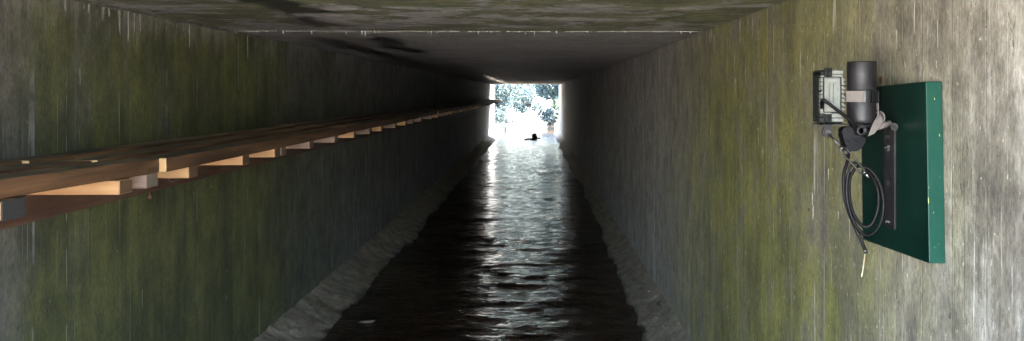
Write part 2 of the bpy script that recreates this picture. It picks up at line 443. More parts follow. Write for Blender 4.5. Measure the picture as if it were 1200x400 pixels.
# ------------------------------------------------------------------ ground, stream, banks
def gh(x, y):
    cx = -.43 + (max(0, y - 46) / 9) ** 2 * 1.2
    d = abs(x - cx)
    n1 = noise.noise(Vector((x * .25, y * .25, 3)))
    bank = .30 + .06 * max(0, d - 2) + .25 * n1 + min(3.0, max(0, d - 7) * .18)
    nar = 1 - .75 * min(1, max(0, (-1.2 - y) / 2))      # unseen gravel bar, added to bounce light inside, narrows the stream
    t = min(1, max(0, (d - 1.5 * nar) / .9)); t = t * t * (3 - 2 * t)
    open_h = -.32 * (1 - t) + bank * t
    # road embankment the culvert runs under
    e = min(1, max(0, (y + .1) / 1.2)) * min(1, max(0, (35.5 - y) / 3.0))
    if -1 <= y <= 36.5:
        inside = -2.01 <= x <= 1.15
        if inside: return -.32
        return open_h * (1 - e) + 3.1 * e if d > 1.62 else -.32
    return open_h
xs = [-600, -300, -150, -80, -50, -35, -25] + [-20 + i for i in range(17)] + [-3.5, -3, -2.5, -2.11, -2.0] + [-1.6 + .3 * i for i in range(9)] + [1.14, 1.25, 1.6, 2.1, 2.6, 3] + [4 + i for i in range(17)] + [25, 35, 50, 80, 150, 300, 600]
ys = [-600, -300, -120, -60, -35, -20, -12, -10, -8, -7, -6, -5, -4, -3, -2, -1.5, -1.2, -1.01, -.99, -.5, 0, .5, .9, 1.5, 2.1] + [3 + 2 * i for i in range(15)] + [32, 33, 34, 35, 36, 36.5] + [37 + .8 * i for i in range(40)] + [72, 78, 85, 95, 110, 140, 200, 320, 600]
bm = BM(); g = [[bm.verts.new((x, y, gh(x, y))) for x in xs] for y in ys]
for j in range(len(ys) - 1):
    for i in range(len(xs) - 1): bm.faces.new((g[j][i], g[j][i + 1], g[j + 1][i + 1], g[j + 1][i]))
tag(link('ground', bm, M['ground'], smooth=True), kind='structure')

def wave(x, y):
    k = .8 + 1.2 * max(0, .5 + noise.noise(Vector((x * .5, y * .22, 40))))
    k *= 1 + .15 * max(0, min(1, (13 - y) / 6))
    return k * (.0075 * noise.noise(Vector((x * .8 + 3, y * 1.5, 1))) + .0065 * noise.noise(Vector((x * 1.7, y * 4.2 + .8 * noise.noise(Vector((x, y, 8))), 4)))
                + .0036 * noise.noise(Vector((x * 4.2, y * 11, 7))))
bm = BM(); rows = []
y = -14.0
while y < 66:
    cx = -.43 + (max(0, y - 46) / 9) ** 2 * 1.2
    hw = 1.62 if -1 <= y <= 36.5 else 2.2
    live = 2.4 <= y <= 37
    rows.append([bm.verts.new((cx + hw * k / 32, y, wave(cx + hw * k / 32, y) if live else 0)) for k in range(-32, 33)])
    y += (.022 + .0016 * y) if live else .5
for A, B in zip(rows, rows[1:]):
    for k in range(64): bm.faces.new((A[k], A[k + 1], B[k + 1], B[k]))
tag(link('stream', bm, M['water'], smooth=True), kind='structure')

def fb(x, y, s, o): return noise.fractal(Vector((x * s, y * s, o)), .9, 2.1, 4)
def bank(side, wall, w0, top):
    bm = BM(); rows = []
    y = -.1; seed = 11 if side < 0 else 29
    while y < 36:
        ww = w0 + .09 * fb(y, 0, .55, seed) + .03 * fb(y, 0, 2.2, seed + 4)
        if side > 0: ww -= .12 * math.exp(-((y - 14) / 5) ** 2)
        row = []
        NJ = 26
        for j in range(NJ + 1):
            t = j / NJ
            x = wall - side * ww * t * 1.12 + .02 * side
            z = top * (1 - t ** 1.5) - .075 * t + .05 * (1 - t) ** 6
            z += (.016 * fb(x, y, 3.5, seed) + .009 * fb(x, y, 17, seed + 2)) * (1 - .75 * t)
            cl = max(0, noise.noise(Vector((x * 9, y * 6, seed + 8))) - .25)
            z += .035 * cl * (1 - t) * (.4 + max(0, fb(y, 2, .8, 5)) * 1.6)
            row.append(bm.verts.new((x, y, z)))
        rows.append(row)
        y += .02 + .004 * max(0, y - 3)
    for A, B in zip(rows, rows[1:]):
        for k in range(len(A) - 1): bm.faces.new((A[k], A[k + 1], B[k + 1], B[k]))
    return tag(link('bank', bm, M['bank'], smooth=True), kind='structure')
bank(-1, XL, .44, .13); bank(1, XR, .34, .13)

# loose crumbs of stone on the banks
bm = BM()
for k in range(150):
    side = random.choice((-1, 1, 1)); y = 2.8 + random.random() ** 1.5 * 16
    off = random.random() ** 1.6 * .24 + .015
    x = (XL + off) if side < 0 else (XR - off)
    s = random.uniform(.005, .015) * random.choice((1, 1, 1, 1.7))
    blob(bm, (x, y, .13 - off * .18 + s * .2), (s, s * random.uniform(.8, 1.5), s * .6), 1, .5, 1.3, k)
tag(link('gravel', bm, M['gravel']), 'small stone crumbs scattered on the silty banks below the walls', 'gravel', kind='stuff')

# ------------------------------------------------------------------ culvert
cul = tag(empty('concrete_culvert', (-.43, Y_IN, 0)), 'long dark rectangular concrete culvert with mossy streaked walls over the stream', 'tunnel')
def child(o):
    o.parent = cul; o.matrix_parent_inverse = Matrix.Translation(-Vector(cul.location)); return o
TH = .30
bm = BM(); box(bm, XL - TH, XL, Y_IN - .25, 36, -.4, ZC - .002)
wl = child(link('side_wall', bm, M['wall_l'])); wl['label'] = 'dark green mossy side wall on the left'
bm = BM(); box(bm, XR, XR + TH, Y_IN - .25, 36, -.4, ZC - .002)
wr = child(link('side_wall', bm, M['wall_r'])); wr['label'] = 'pale streaked side wall on the right with algae'
bm = BM(); box(bm, XL - TH - .02, XR + TH + .02, Y_IN, 4.925, ZC, ZC + .45); box(bm, XL - TH - .02, XR + TH + .02, 4.935, Y_OUT, ZC + .001, ZC + .452)
ce = child(link('roof_slab', bm, M['ceil']))
bm = BM(); box(bm, XL - 1.2, XR + 1.2, Y_IN + .01, Y_IN + .3, ZC + .46, ZC + 1.0, .02); child(link('parapet', bm, M['wall_r'])); bm = BM(); box(bm, XL - 1.2, XR + 1.2, Y_OUT - .3, Y_OUT - .01, ZC + .46, ZC + 1.0, .02)
child(link('parapet', bm, M['wall_r']))
# lime seam across the roof with small straw stalactites
def sub(o, p):
    o.parent = p; return o      # the walls and roof carry no offset of their own
bm = BM()
pts = [(XL + .002 + i * .02, 4.93 + .006 * noise.noise(Vector((i * .2, 1, 0))) - .05 * (1 - i / 150), ZC - .001) for i in range(150)]
for a in range(0, 150):
    if noise.noise(Vector((a * .17, 5, 0))) < -.22: continue
    rr = .0024 + .0018 * noise.noise(Vector((a * .3, 2, 0)))
    tube(bm, [pts[a], (pts[a][0] + .021, pts[min(149, a + 1)][1], ZC - .001)], max(.0012, rr), 6)
for k in range(58):
    i = random.randrange(150); L = random.choice((.004, .006, .008, .01, .016, .026)) * random.uniform(.7, 1.3)
    x, y, z = pts[i]; r = random.uniform(.002, .0045)
    tube(bm, [(x, y, z + .002), (x, y, z - L * .5), (x + .001, y, z - L)], [r * 1.5, r, r * .5], 6)
sub(link('lime_seam', bm, M['calcite'], ce, True), ce)['kind'] = 'stuff'
# lime drips at the top of the left wall and streaks on both walls
def run(bm, wall, side, y, z0, L, wd, th):
    n = max(5, int(L / .02)); pts = []; R = []
    dy = 0
    for i in range(n + 1):
        t = i / n
        dy += random.uniform(-1, 1) * .0012
        pts.append((wall, y + dy, z0 - L * t)); R.append(wd * (1 - .55 * t + .25 * noise.noise(Vector((y * 31, t * 7, 0)))) * (1 if t < .93 else .6))
    tube(bm, pts, R, 8, flat=(Vector((1, 0, 0)), th / wd))
bm = BM(); bg_ = BM()
for k in range(30):
    y = 2.9 + 2.6 * random.random()
    L = random.choice((.012, .02, .03, .04, .07)) * random.uniform(.6, 1.3)
    run(bm if random.random() < .15 else bg_, XL, 1, y, ZC - .004, L, random.uniform(.004, .012), .004)
for (px, L, wd, m) in ((141, .12, .022, 1), (128, .05, .014, 1), (150, .15, .004, 0), (157, .11, .004, 1), (165, .09, .013, 1), (121, .06, .008, 1), (104, .05, .010, 1), (222, .14, .0035, 0), (290, .16, .006, 0), (77, .06, .015, 1), (55, .04, .016, 1)):
    run(bg_ if m else bm, XL, 1, -XL * 900 / (628 - px), ZC - .004, L, wd, .008 if m else .004)
prev = None
pts = [(XL + .002, 2.8 + .02 * k, ZC - .002) for k in range(135)]
tube(bg_, pts, [max(.002, .011 + .010 * noise.noise(Vector((k * .16, 3, 1))) + .006 * noise.noise(Vector((k * .5, 8, 1)))) for k in range(135)], 7)
sub(link('lime_drips', bg_, M['calcite_grey'], wl, True), wl)['kind'] = 'stuff'
for k in range(26):
    y = 2.8 + 5 * random.random() ** 1.3
    run(bm, XL, 1, y, random.uniform(.4, 2.1), random.uniform(.015, .09), random.uniform(.0015, .003), .001)
sub(link('lime_streaks', bm, M['calcite_thread'], wl, True), wl)['kind'] = 'stuff'
bm = BM()
for k in range(70):
    y = 2.0 + 5 * random.random() ** 1.2
    run(bm, XR, -1, y, random.uniform(.3, 2.2), random.uniform(.015, .10), random.uniform(.0012, .0028), .001)
for k in range(20):
    y = 3.6 + 3.0 * random.random(); run(bm, XR, -1, y, ZC - .005 - .03 * random.random(), random.uniform(.03, .12), random.uniform(.002, .005), .0015)
for (px, py, L, wd) in ((952, 226, .055, .008), (953, 242, .05, .006), (837, 40, .12, .006), (862, 92, .07, .008), (797, 95, .10, .004)):
    d = XR * 900 / (px - 628); run(bm, XR, -1, d, at(px, py, d).z, L, wd, .0015)
sub(link('lime_streaks', bm, M['calcite_pale'], wr, True), wr)['kind'] = 'stuff'
for (px, py, s) in ((948, 246, .007), (917, 231, .008), (1032, 94, .010)):
    d = XR * 900 / (px - 628); p = at(px, py, d); bm = BM()
    blob(bm, (0, 0, 0), (.0015, s, s * 1.2), 2, .5, 2, px)
    o = link('rust_stain', bm, M['rust'], wr, False); o.location = (p.x, p.y, p.z); sub(o, wr)

# ------------------------------------------------------------------ timber ledge on the left wall
ledge = tag(empty('timber_ledge', (XL, 2.1, CAM_H - .5)), 'long brown timber walkway ledge fixed along the left wall', 'ledge')
def lchild(o):
    o.parent = ledge; o.matrix_parent_inverse = Matrix.Translation(-Vector(ledge.location)); return o
HT = CAM_H - .25
secs = [1.15, 2.96, 5.78, 8.6, 11.4, 14.2, 17, 19.8, 22.6, 25.4, 28.2, 30.9, 32.6]
front = [-1.447, -1.424, -1.430, -1.462, -1.44, -1.45, -1.435, -1.45, -1.44, -1.43, -1.445, -1.44]
for i in range(len(secs) - 1):
    for r in range(5):
        xf = front[i] - (0, .133, .176, .292, .370)[r]; xb = front[i] - (.130, .173, .289, .367, .486)[r]
        if r == 4: xb = max(xb, XL + .006)
        ya, yb = secs[i] + (.0 if r == 0 else random.uniform(-.09, .02)), secs[i + 1] - .003
        if i == 1: ya = (2.96, 2.97, 2.805, 2.98, 2.72)[r]
        if i == 0: yb = (2.957, 2.967, 2.802, 2.977, 2.717)[r]
        dz = (.0, .004, .003, .001, .004, .0, .003, .001, .002, .004, 0, .003)[i] + random.uniform(-.0012, .0012)
        dz += (0, -.006, .006, -.001, .013)[r] - (.0022 if i == 1 else 0); za = HT + dz + (.036 if i == 0 else 0 if i == 1 else random.uniform(-.002, .003)); zb = HT + dz
        th = .054; j = random.uniform(-.003, .003)
        bm = BM()
        L = yb - ya; c = Vector((xf, ya, za))
        hexa(bm, [(xb - xf, 0, -th), (0, 0, -th), (j, L, zb - za - th), (xb - xf + j, L, zb - za - th),
                  (xb - xf, 0, 0), (0, 0, 0), (j, L, zb - za), (xb - xf + j, L, zb - za)], .005, 2)
        o = link('deck_board', bm, M['deck']); o.location = c; lchild(o)
JY = [2.07, 2.656, 2.836, 3.19, 3.77, 4.235, 4.345, 4.89, 5.49, 6.08, 6.65, 7.16, 7.85, 8.47, 9.0, 9.6, 9.72, 10.6, 11.3]
while JY[-1] < 31.6: JY.append(JY[-1] + random.uniform(.55, .7))
kinds = ['pine', 'pine', 'grey_pine', 'pine', 'pine', 'pine', 'grey_pine', 'grey_pine', 'grey_pine', 'pine', 'grey_pine', 'pine', 'grey_pine'] + [random.choice(('pine', 'grey_pine', 'grey_pine')) for _ in JY]
jm = {}
for kd in ('pine', 'grey_pine'):
    bm = BM(); box(bm, 0, .484, 0, .088, -.049, 0, .003, 1)
    o = link('joist', bm, M[kd]); jm[kd] = o.data; bpy.data.objects.remove(o)
for y, kd in zip(JY, kinds):
    o = bpy.data.objects.new('joist', jm[kd]); COL.objects.link(o)
    o.location = (XL + .004 + random.uniform(-.001, .004), y, HT - .0545 + (.002 if y > 2.9 else .012 if y < 2.5 else .003)); lchild(o)
    if y == 2.07:
        bm = BM(); box(bm, 0, .006, -.004, .092, -.052, .003, .002)
        f = link('felt_cap', bm, M['felt'], o); f.location = (.4845, 0, 0)
        f['label'] = 'dark grey felt wrapped over the end of the joist'
bm = BM()
box(bm, 0, .045, 0, 31.4, -.105, 0, .004)
o = link('ledger', bm, M['ledger']); o.location = (XL + .003, 1.2, CAM_H - .376); lchild(o)
# a wisp of torn strap hanging off the deck edge and a bolt head under the deck
bm = BM(); tube(bm, smooth_path([(-1.438, 2.99, HT - .05), (-1.435, 3.0, HT - .085), (-1.436, 3.03, HT - .098), (-1.436, 3.08, HT - .094)]), .0008, 6)
lchild(link('loose_thread', bm, M['calcite_thread']))
bm = BM(); lathe(bm, [(.011, 0), (.011, .012), (.004, .012), (.004, .03)], axis='z', seg=8)
o = link('coach_bolt', bm, M['rust']); o.location = (XL + .06, 3.72, CAM_H - .508); lchild(o)

# ------------------------------------------------------------------ green board on the right wall
tilt = math.radians(2.0)
YB = 2.019; XB = XR - .002
bd = link('mounting_board', (lambda b: (box(b, -.043, 0, 0, .407, -.475, 0, .0025, 2), b)[1])(BM()), M['paint'])
bd.location = (XB, YB, 1.892); bd.rotation_euler = (-tilt, 0, 0)
tag(bd, 'thick dark green painted board fixed flat on the right wall', 'board')
XF = XB - .043
# steel angle bracket screwed to the board
br = tag(empty('steel_bracket', (XF - .003, 2.215, 1.61)), 'black steel strap bracket bolted upright on the green board', 'bracket')
def bchild(o, root):
    o.parent = root; o.matrix_parent_inverse = Matrix.Translation(-Vector(root.location)); return o
DB = 2.19
zt, zb_ = at(0, 150, DB).z, at(0, 269, DB).z
bm = BM(); box(bm, XF - .005, XF - .0005, DB - .002, DB + .062, zb_, zt, .001)
bchild(link('strip', bm, M['dark_steel']), br)
bm = BM(); box(bm, XF - .0062, XF - .0005, DB - .0055, DB - .003, zb_, zt, .0006)
bchild(link('flange', bm, M['dark_steel']), br)
for (py, m, r) in ((175, 'zinc', .0065), (161, 'dark_steel', .005), (262, 'zinc', .004), (215, 'dark_steel', .009)):
    bm = BM(); z = at(0, py, DB).z
    lathe(bm, [(r * 1.5, 0), (r * 1.5, -.002), (r, -.002), (r, -.009), (r * .6, -.011)], axis='x', seg=6)
    o = link('bolt', bm, M[m]); o.location = (XF - .005, DB + .03, z); bchild(o, br)
# arm that carries the camera: a hinge eye on the strip and a plate under the box
eye = at(1045, 148.5, 2.17)
bm = BM(); lathe(bm, [(.0035, -.016), (.0105, -.016), (.0105, .016), (.0035, .016)], axis='y', seg=20)
o = link('hinge_eye', bm, M['steel']); o.location = eye; bchild(o, br)
bm = BM(); lathe(bm, [(.0042, -.019), (.006, -.019), (.006, .019)], axis='y', seg=6)
o = link('hinge_bolt', bm, M['dark_steel']); o.location = eye; bchild(o, br)
pl, pr = at(961, 145.5, 2.16), at(1040, 147, 2.16)
bm = BM(); box(bm, pl.x, at(1024, 0, 2.16).x, 2.14, 2.215, pl.z - .004, pl.z, .001)
bchild(link('base_plate', bm, M['steel']), br)
bm = BM(); tube(bm, [at(1016, 148, 2.18), at(1030, 146, 2.18), at(1044, 148.5, 2.18)], [.007, .008, .007], 10)
bchild(link('arm', bm, M['dark_steel']), br)
tab = at(969.5, 155, 2.145)
bm = BM(); lathe(bm, [(.004, -.004), (.0145, -.004), (.0145, .004), (.004, .004)], c=tab, axis='y', seg=24)
box(bm, tab.x - .010, tab.x + .010, tab.y - .0035, tab.y + .0035, tab.z + .006, pl.z - .0045)
bchild(link('eye_tab', bm, M['dark_steel']), br)
bm = BM(); lathe(bm, [(.0072, -.006), (.0072, .006), (.003, .008)], c=tab + Vector((0, -.001, 0)), axis='y', seg=16)
bchild(link('rivet', bm, M['steel']), br)
# ball clamp: ring socket and black wing knob
rc = at(1008.5, 153, 2.135)
bm = BM(); lathe(bm, [(.0078, -.001), (.0088, -.012), (.0135, -.012), (.0145, -.004), (.0145, .03), (.0078, .03), (.0078, -.001)], c=rc, axis='y', seg=26)
bchild(link('socket_ring', bm, M['tube'], None, True), br)
bm = BM()
poly = [(987, 153), (990, 150), (996.5, 148), (1003, 152), (1012, 160), (1016, 163), (1013, 170), (1008, 176), (1003, 178), (994.5, 177), (991, 170), (988, 160)]
fv = [bm.verts.new(at(x, y, 2.15)) for x, y in poly]; bv = [bm.verts.new(at(x, y, 2.15) + Vector((0, .035, 0))) for x, y in poly]
bm.faces.new(fv); bm.faces.new(bv[::-1])
for i in range(len(poly)): bm.faces.new((fv[i], fv[i - 1], bv[i - 1], bv[i]))
bmesh.ops.bevel(bm, geom=bm.edges[:], offset=.0025, segments=2, affect='EDGES')
for (x0, y0, x1, y1) in ((997, 161, 1006, 167), (993, 164, 996, 168)):
    tube(bm, [at(x0, y0, 2.149), at(x1, y1, 2.149)], .0012, 6)
bchild(link('wing_knob', bm, M['black']), br)

# ------------------------------------------------------------------ trail camera box
D = 2.15
c0 = at(962.5, 146, D); c1 = at(989.5, 80, D); H = c1.z - c0.z; W = c1.x - c0.x
u = D / 900     # metres per photo pixel there
tc = tag(empty('trail_camera', (c0.x + W / 2, D + .03, c0.z)), 'boxy grey green trail camera with ribbed case and latches above the bracket', 'camera')
def X_(px): return (px - 628) * D / 900
def Z_(py): return CAM_H - (py - 110) * D / 900
def panel(bm, px0, py0, px1, py1, y0, y1, bev=.0012): box(bm, X_(px0), X_(px1), D + y0, D + y1, Z_(py1), Z_(py0), bev)
bm = BM(); panel(bm, 963, 82, 989, 145, .006, .075, .005)
bchild(link('case', bm, M['bodyd']), tc)
bm = BM()
panel(bm, 965.8, 91, 985.2, 131.5, -.001, .010, .002)
panel(bm, 975.5, 82.6, 988, 86.8, -.001, .012); panel(bm, 975.5, 87.4, 988, 90.2, .001, .012); panel(bm, 985.9, 90.5, 989, 96, .001, .012)
panel(bm, 975, 133.2, 988.5, 138, -.001, .012); panel(bm, 975, 138.8, 989, 142.8, .0, .012); panel(bm, 967, 132, 974.5, 134, .001, .01)
panel(bm, 962.6, 88.5, 966.3, 90.6, .0, .012); panel(bm, 962, 129, 966, 133.2, .0, .012)
bchild(link('front_shell', bm, M['body']), tc)
bm = BM()
for q in ((964.5, 90.4, 965.7, 132), (985.3, 91.2, 985.85, 131.4), (965.9, 90.3, 985.2, 90.9), (965.9, 131.6, 985.2, 132.2), (971.2, 97.3, 971.6, 121), (976, 97.3, 976.4, 121)):
    panel(bm, *q, -.0022, .006, .0003)
bchild(link('groove_bars', bm, M['bodyd']), tc)['kind'] = 'stuff'  # thin dark bars drawn in place of shaded grooves round the panel
bm = BM()
for k in range(8):
    y0 = 91.5 + k * 5
    panel(bm, 962.6, y0, 964.4, y0 + 4.2, .001, .02, .0006); panel(bm, 986, y0 + 4.4, 988.9, y0 + 8.2, .001, .02, .0008)
    o_ = .03 + 0
    box(bm, X_(989), X_(992.4), D + .01, D + .05, Z_(y0 + 3.2), Z_(y0 + 1), .0008)
bchild(link('rib', bm, M['body']), tc)['kind'] = 'stuff'
bm = BM()
for (a, b, c, d) in ((966.9, 97.3, 969.2, 108), (977.3, 97.3, 984.2, 107.5), (966.9, 113.4, 969.2, 124), (977.3, 113.6, 984.2, 123.6), (966.8, 126, 984, 130.4), (966.8, 92, 984, 95.6)):
    panel(bm, a, b, c, d, -.003, .002, .0008)
bchild(link('raised_pad', bm, M['body']), tc)['kind'] = 'stuff'
bm = BM()   # worn embossing up the middle: too worn to read
yy = 97.5
while yy < 121:
    h_ = random.uniform(.9, 1.6); w_ = random.uniform(.8, 2.6); panel(bm, 972.9 - w_ / 2, yy, 972.9 + w_ / 2, yy + h_, -.0022, .0, .0003); yy += h_ + random.uniform(.5, .9)
bchild(link('embossing', bm, M['body']), tc)['kind'] = 'stuff'
for (a, b, c, d) in ((967, 79.5, 975, 90.3), (967, 134.3, 974.6, 142.5)):
    bm = BM(); panel(bm, a, b, c, b + 2.6, -.004, .012, .002); panel(bm, a + .3, b + 2.4, a + 2.5, d, -.003, .01); panel(bm, a + 3.4, b + 4.2, c - 1.6, d - 1, -.003, .01); panel(bm, c - 1.2, b + 2.4, c, d, -.002, .01)
    bchild(link('latch', bm, M['bodyd']), tc)
for q in ((961, 137, 967, 144.2, .002, .05, .003), (963, 84, 966.2, 88, .002, .05, .002), (961.2, 106.3, 963, 108.3, .0, .02, .001)):
    bm = BM(); panel(bm, *q); bchild(link('side_hinge', bm, M['bodyd']), tc)

# ------------------------------------------------------------------ dark canister with webbing strap
D2 = 2.17
cc = Vector(((1009.7 - 628) * D2 / 900, D2 + .0, 0)); zt = CAM_H - (72.5 - 110) * D2 / 900; zb = CAM_H - (145 - 110) * D2 / 900
R = 16.3 * D2 / 900
can = tag(empty('canister', (cc.x, cc.y, zb)), 'dark grey plastic canister standing upright between trail camera and green board', 'canister')
zs = CAM_H - (104.2 - 110) * D2 / 900
bm = BM(); lathe(bm, [(R * .2, zt - .004), (R * .93, zt - .004), (R * .97, zt), (R, zt - .003), (R, zs + .001), (R * .985, zs), (R, zs - .001), (R, zb + .012), (R * .97, zb + .004), (R * .86, zb), (R * .2, zb)][::-1], c=(cc.x, cc.y, 0), seg=48)
cb_ = bchild(link('shell', bm, M['tube'], None, True), can)
bm = BM(); lathe(bm, [(R * .80, zb - .001), (R * .80, zb - .010), (R * .7, zb - .012)], c=(cc.x, cc.y, 0), seg=32)
bchild(link('foot_ring', bm, M['black'], None, True), can)
st = tag(empty('webbing_strap', (cc.x, cc.y, CAM_H)), 'grey webbing strap with black buckle cinched round the dark canister', 'strap')
zs1, zs0 = CAM_H + (110 - 106.8) * D2 / 900, CAM_H + (110 - 119.5) * D2 / 900
bm = BM(); Ro = R + .0035
prev = None
for k in range(49):
    a = math.radians(-158 + k * 6.6)    # round the front and the wall side
    q = [Vector((cc.x + r * math.cos(a), cc.y + r * math.sin(a), z + (.0008 if 0 else 0))) for r, z in ((Ro - .003, zs0), (Ro, zs0), (Ro, zs1), (Ro - .003, zs1))]
    q = [bm.verts.new(p) for p in q]
    if prev:
        for i in range(4): bm.faces.new((prev[i], prev[(i + 1) % 4], q[(i + 1) % 4], q[i]))
    else: bm.faces.new(q)
    prev = q
bm.faces.new(prev[::-1])
box(bm, X_(991), cc.x - R * .80, cc.y - R * .62, cc.y - R * .56, zs0, zs1)
bchild(link('band', bm, M['web']), st)
def arcbox(bm, a0, a1, r0, r1, z0, z1, n=6):
    prev = None
    for k in range(n + 1):
        a = math.radians(a0 + (a1 - a0) * k / n)
        q = [bm.verts.new((cc.x + r * math.cos(a), cc.y + r * math.sin(a), z)) for r, z in ((r0, z0), (r1, z0), (r1, z1), (r0, z1))]
        if prev:
            for i in range(4): bm.faces.new((prev[i], prev[(i + 1) % 4], q[(i + 1) % 4], q[i]))
        else: bm.faces.new(q)
        prev = q
    bm.faces.new(prev[::-1])
bm = BM(); arcbox(bm, -105, -84, Ro, Ro + .005, zs0 - .001, zs1 + .001); arcbox(bm, -81, -48, Ro, Ro + .007, zs0 - .002, zs1 + .0005); arcbox(bm, -106, -46, Ro, Ro + .003, zs0 - .003, zs0 - .001); arcbox(bm, -106, -46, Ro, Ro + .003, zs1 + .0008, zs1 + .0025)
bk = bchild(link('buckle', bm, M['black']), st)
for q in ((-55, -52, Ro + .0072, Ro + .0085, zs0 + .002, zs1 - .002), (-104, -102, Ro + .0052, Ro + .0062, zs0 + .001, zs1 - .001)):
    bm = BM(); arcbox(bm, *q); bchild(link('bar', bm, M['steel']), st)
# loose tail of the strap: down the side, through the eye and over the arm
def ribbon(bm, ctr, wvec, th):
    prev = None
    for i, (p, wv) in enumerate(zip(ctr, wvec)):
        p = Vector(p); wv = Vector(wv)
        t = (Vector(ctr[min(i + 1, len(ctr) - 1)]) - Vector(ctr[max(i - 1, 0)])).normalized()
        nn = t.cross(wv).normalized() * th
        q = [bm.verts.new(p + wv + nn), bm.verts.new(p - wv + nn), bm.verts.new(p - wv - nn), bm.verts.new(p + wv - nn)]
        if prev:
            for k in range(4): bm.faces.new((prev[k], prev[(k + 1) % 4], q[(k + 1) % 4], q[k]))
        else: bm.faces.new(q)
        prev = q
    bm.faces.new(prev[::-1])
def lerp_path(keys, n=8):
    c = smooth_path([k[0] for k in keys], n); wv = smooth_path([k[1] for k in keys], n); return c, wv
bm = BM()
d = 2.125
c, wv = lerp_path([(at(1027.2, 118, 2.15), (.001, .012, 0)), (at(1028, 127, 2.14), (.002, .012, 0)), (at(1029.5, 134, 2.13), (.006, .009, .002)), (at(1029, 141, d), (.012, .002, .003)), (at(1026, 149, d), (.0135, .002, .004)), (at(1020.5, 158.5, d), (.009, 0, .004))])
ribbon(bm, c, wv, .0011)
bchild(link('strap_tail', bm, M['web']), st)
bm = BM()
c, wv = lerp_path([(at(1027, 133, 2.14), (0, .008, 0)), (at(1031, 131, 2.14), (0, .009, 0)), (at(1035, 136, 2.14), (0, .009, 0)), (at(1034, 142, 2.14), (0, .009, 0)), (at(1029, 145, 2.14), (0, .008, 0))])
ribbon(bm, c, wv, .0011)
bchild(link('strap_loop', bm, M['web']), st)
bm = BM(); a_, b_ = at(1028, 149.5, 2.145), at(1042.5, 144, 2.155)
tube(bm, [a_, a_.lerp(b_, .5), b_], [.0085, .0088, .0078], 14)
bchild(link('strap_roll', bm, M['web'], None, True), st)

# ------------------------------------------------------------------ cable lock and turnbuckle
ck = tag(empty('security_cable', at(1010, 230, 2.15)), 'coiled black security cable hanging below the trail camera', 'cable')
rc_ = 2.05 * 2.12 / 900
bm = BM()
main = [(963.5, 128, 2.16), (963, 121, 2.135), (965, 117.5, 2.122), (972, 122, 2.118), (982, 130, 2.118), (990, 136, 2.118), (996, 141, 2.12), (1001, 147, 2.126), (1004, 151, 2.135), (1002, 160, 2.16), (997, 170, 2.165), (994.5, 180, 2.15), (993, 190, 2.14), (989.5, 200, 2.135), (988.5, 214, 2.13), (990, 232, 2.13), (995, 250, 2.13), (1001, 264, 2.13), (1007, 277, 2.125), (1011, 286, 2.12), (1014, 294, 2.12)]
tube(bm, smooth_path([at(*p) for p in main], 8), rc_, 12)
bchild(link('cable', bm, M['rubber'], None, True), ck)
bm = BM()
coil = [(1012, 197, 2.115), (1004, 191, 2.118), (998, 194, 2.12), (994, 204, 2.12), (992, 222, 2.12), (994, 240, 2.118), (999, 257, 2.115), (1007, 270, 2.112), (1016, 276, 2.11), (1026, 271, 2.11), (1033, 258, 2.112), (1035.5, 240, 2.115), (1033, 222, 2.118), (1027, 208, 2.12), (1019, 199, 2.125), (1010, 195, 2.13), (1003, 197, 2.14), (996, 209, 2.145), (995, 226, 2.145), (998, 245, 2.14), (1005, 259, 2.135), (1013, 266, 2.13), (1022, 262, 2.125), (1028, 248, 2.12), (1029.5, 232, 2.12), (1027, 217, 2.12), (1020, 205, 2.115), (1013, 199, 2.112)]
tube(bm, smooth_path([at(*p) for p in coil], 7), rc_ * .92, 12)
bchild(link('coil', bm, M['rubber'], None, True), ck)
bm = BM(); e0, e1 = at(1013.4, 292.5, 2.12), at(1014.6, 296.5, 2.12); tube(bm, [e0, e1], rc_ * 1.18, 12)
bchild(link('end_cap', bm, M['steel'], None, True), ck)
tb = tag(empty('turnbuckle', at(1000, 190, 2.11)), 'slim grey steel turnbuckle linking the bracket eye to the black cable', 'turnbuckle')
Dt = 2.105
bm = BM(); tube(bm, [at(971, 157, 2.13), at(985, 173, Dt)], .0032, 10); bchild(link('rod', bm, M['steel'], None, True), tb)
bm = BM()
loop = [(986, 173), (991, 173.5), (995, 177.5), (1005, 190), (1013.5, 200), (1014.6, 203), (1012.5, 204), (1008, 202.5), (998, 191.5), (988, 181), (985.2, 176)]
tube(bm, smooth_path([at(x, y, Dt) for x, y in loop], 6, True), .0026, 10, True)
bchild(link('frame', bm, M['steel'], None, True), tb)
for a_, b_, q in (((984.5, 172), (988.5, 176), [.005, .0065]), ((1011.5, 200.5), (1015, 204.5), [.0065, .005])):
    bm = BM(); tube(bm, [at(*a_, Dt), at(*b_, Dt)], q, 10); bchild(link('end_collar', bm, M['steel'], None, True), tb)
bm = BM(); ring(bm, at(990.5, 178.5, Dt), (0, 1, 0), .0062, .0022); bchild(link('hook_eye', bm, M['dark_steel'], None, True), tb)
bm = BM(); tube(bm, [at(1014, 203.5, Dt), at(1018, 208.5, Dt)], [.0035, .0022], 8); bchild(link('tip', bm, M['zinc'], None, True), tb)

# straw stalk caught below the cable
d = XR * 900 / (1012 - 628) - .06
bm = BM(); tube(bm, smooth_path([at(1014, 296, 2.3), at(1012.6, 306, 2.4), at(1011, 318, d), at(1009.5, 325, d)], 5), [.0022] * 14 + [.0014, .0008], 6, flat=(Vector((0, 1, 0)), .5))
tag(link('straw_stalk', bm, M['straw']), 'pale dry straw stalk hanging on the right wall under the black cable', 'straw')

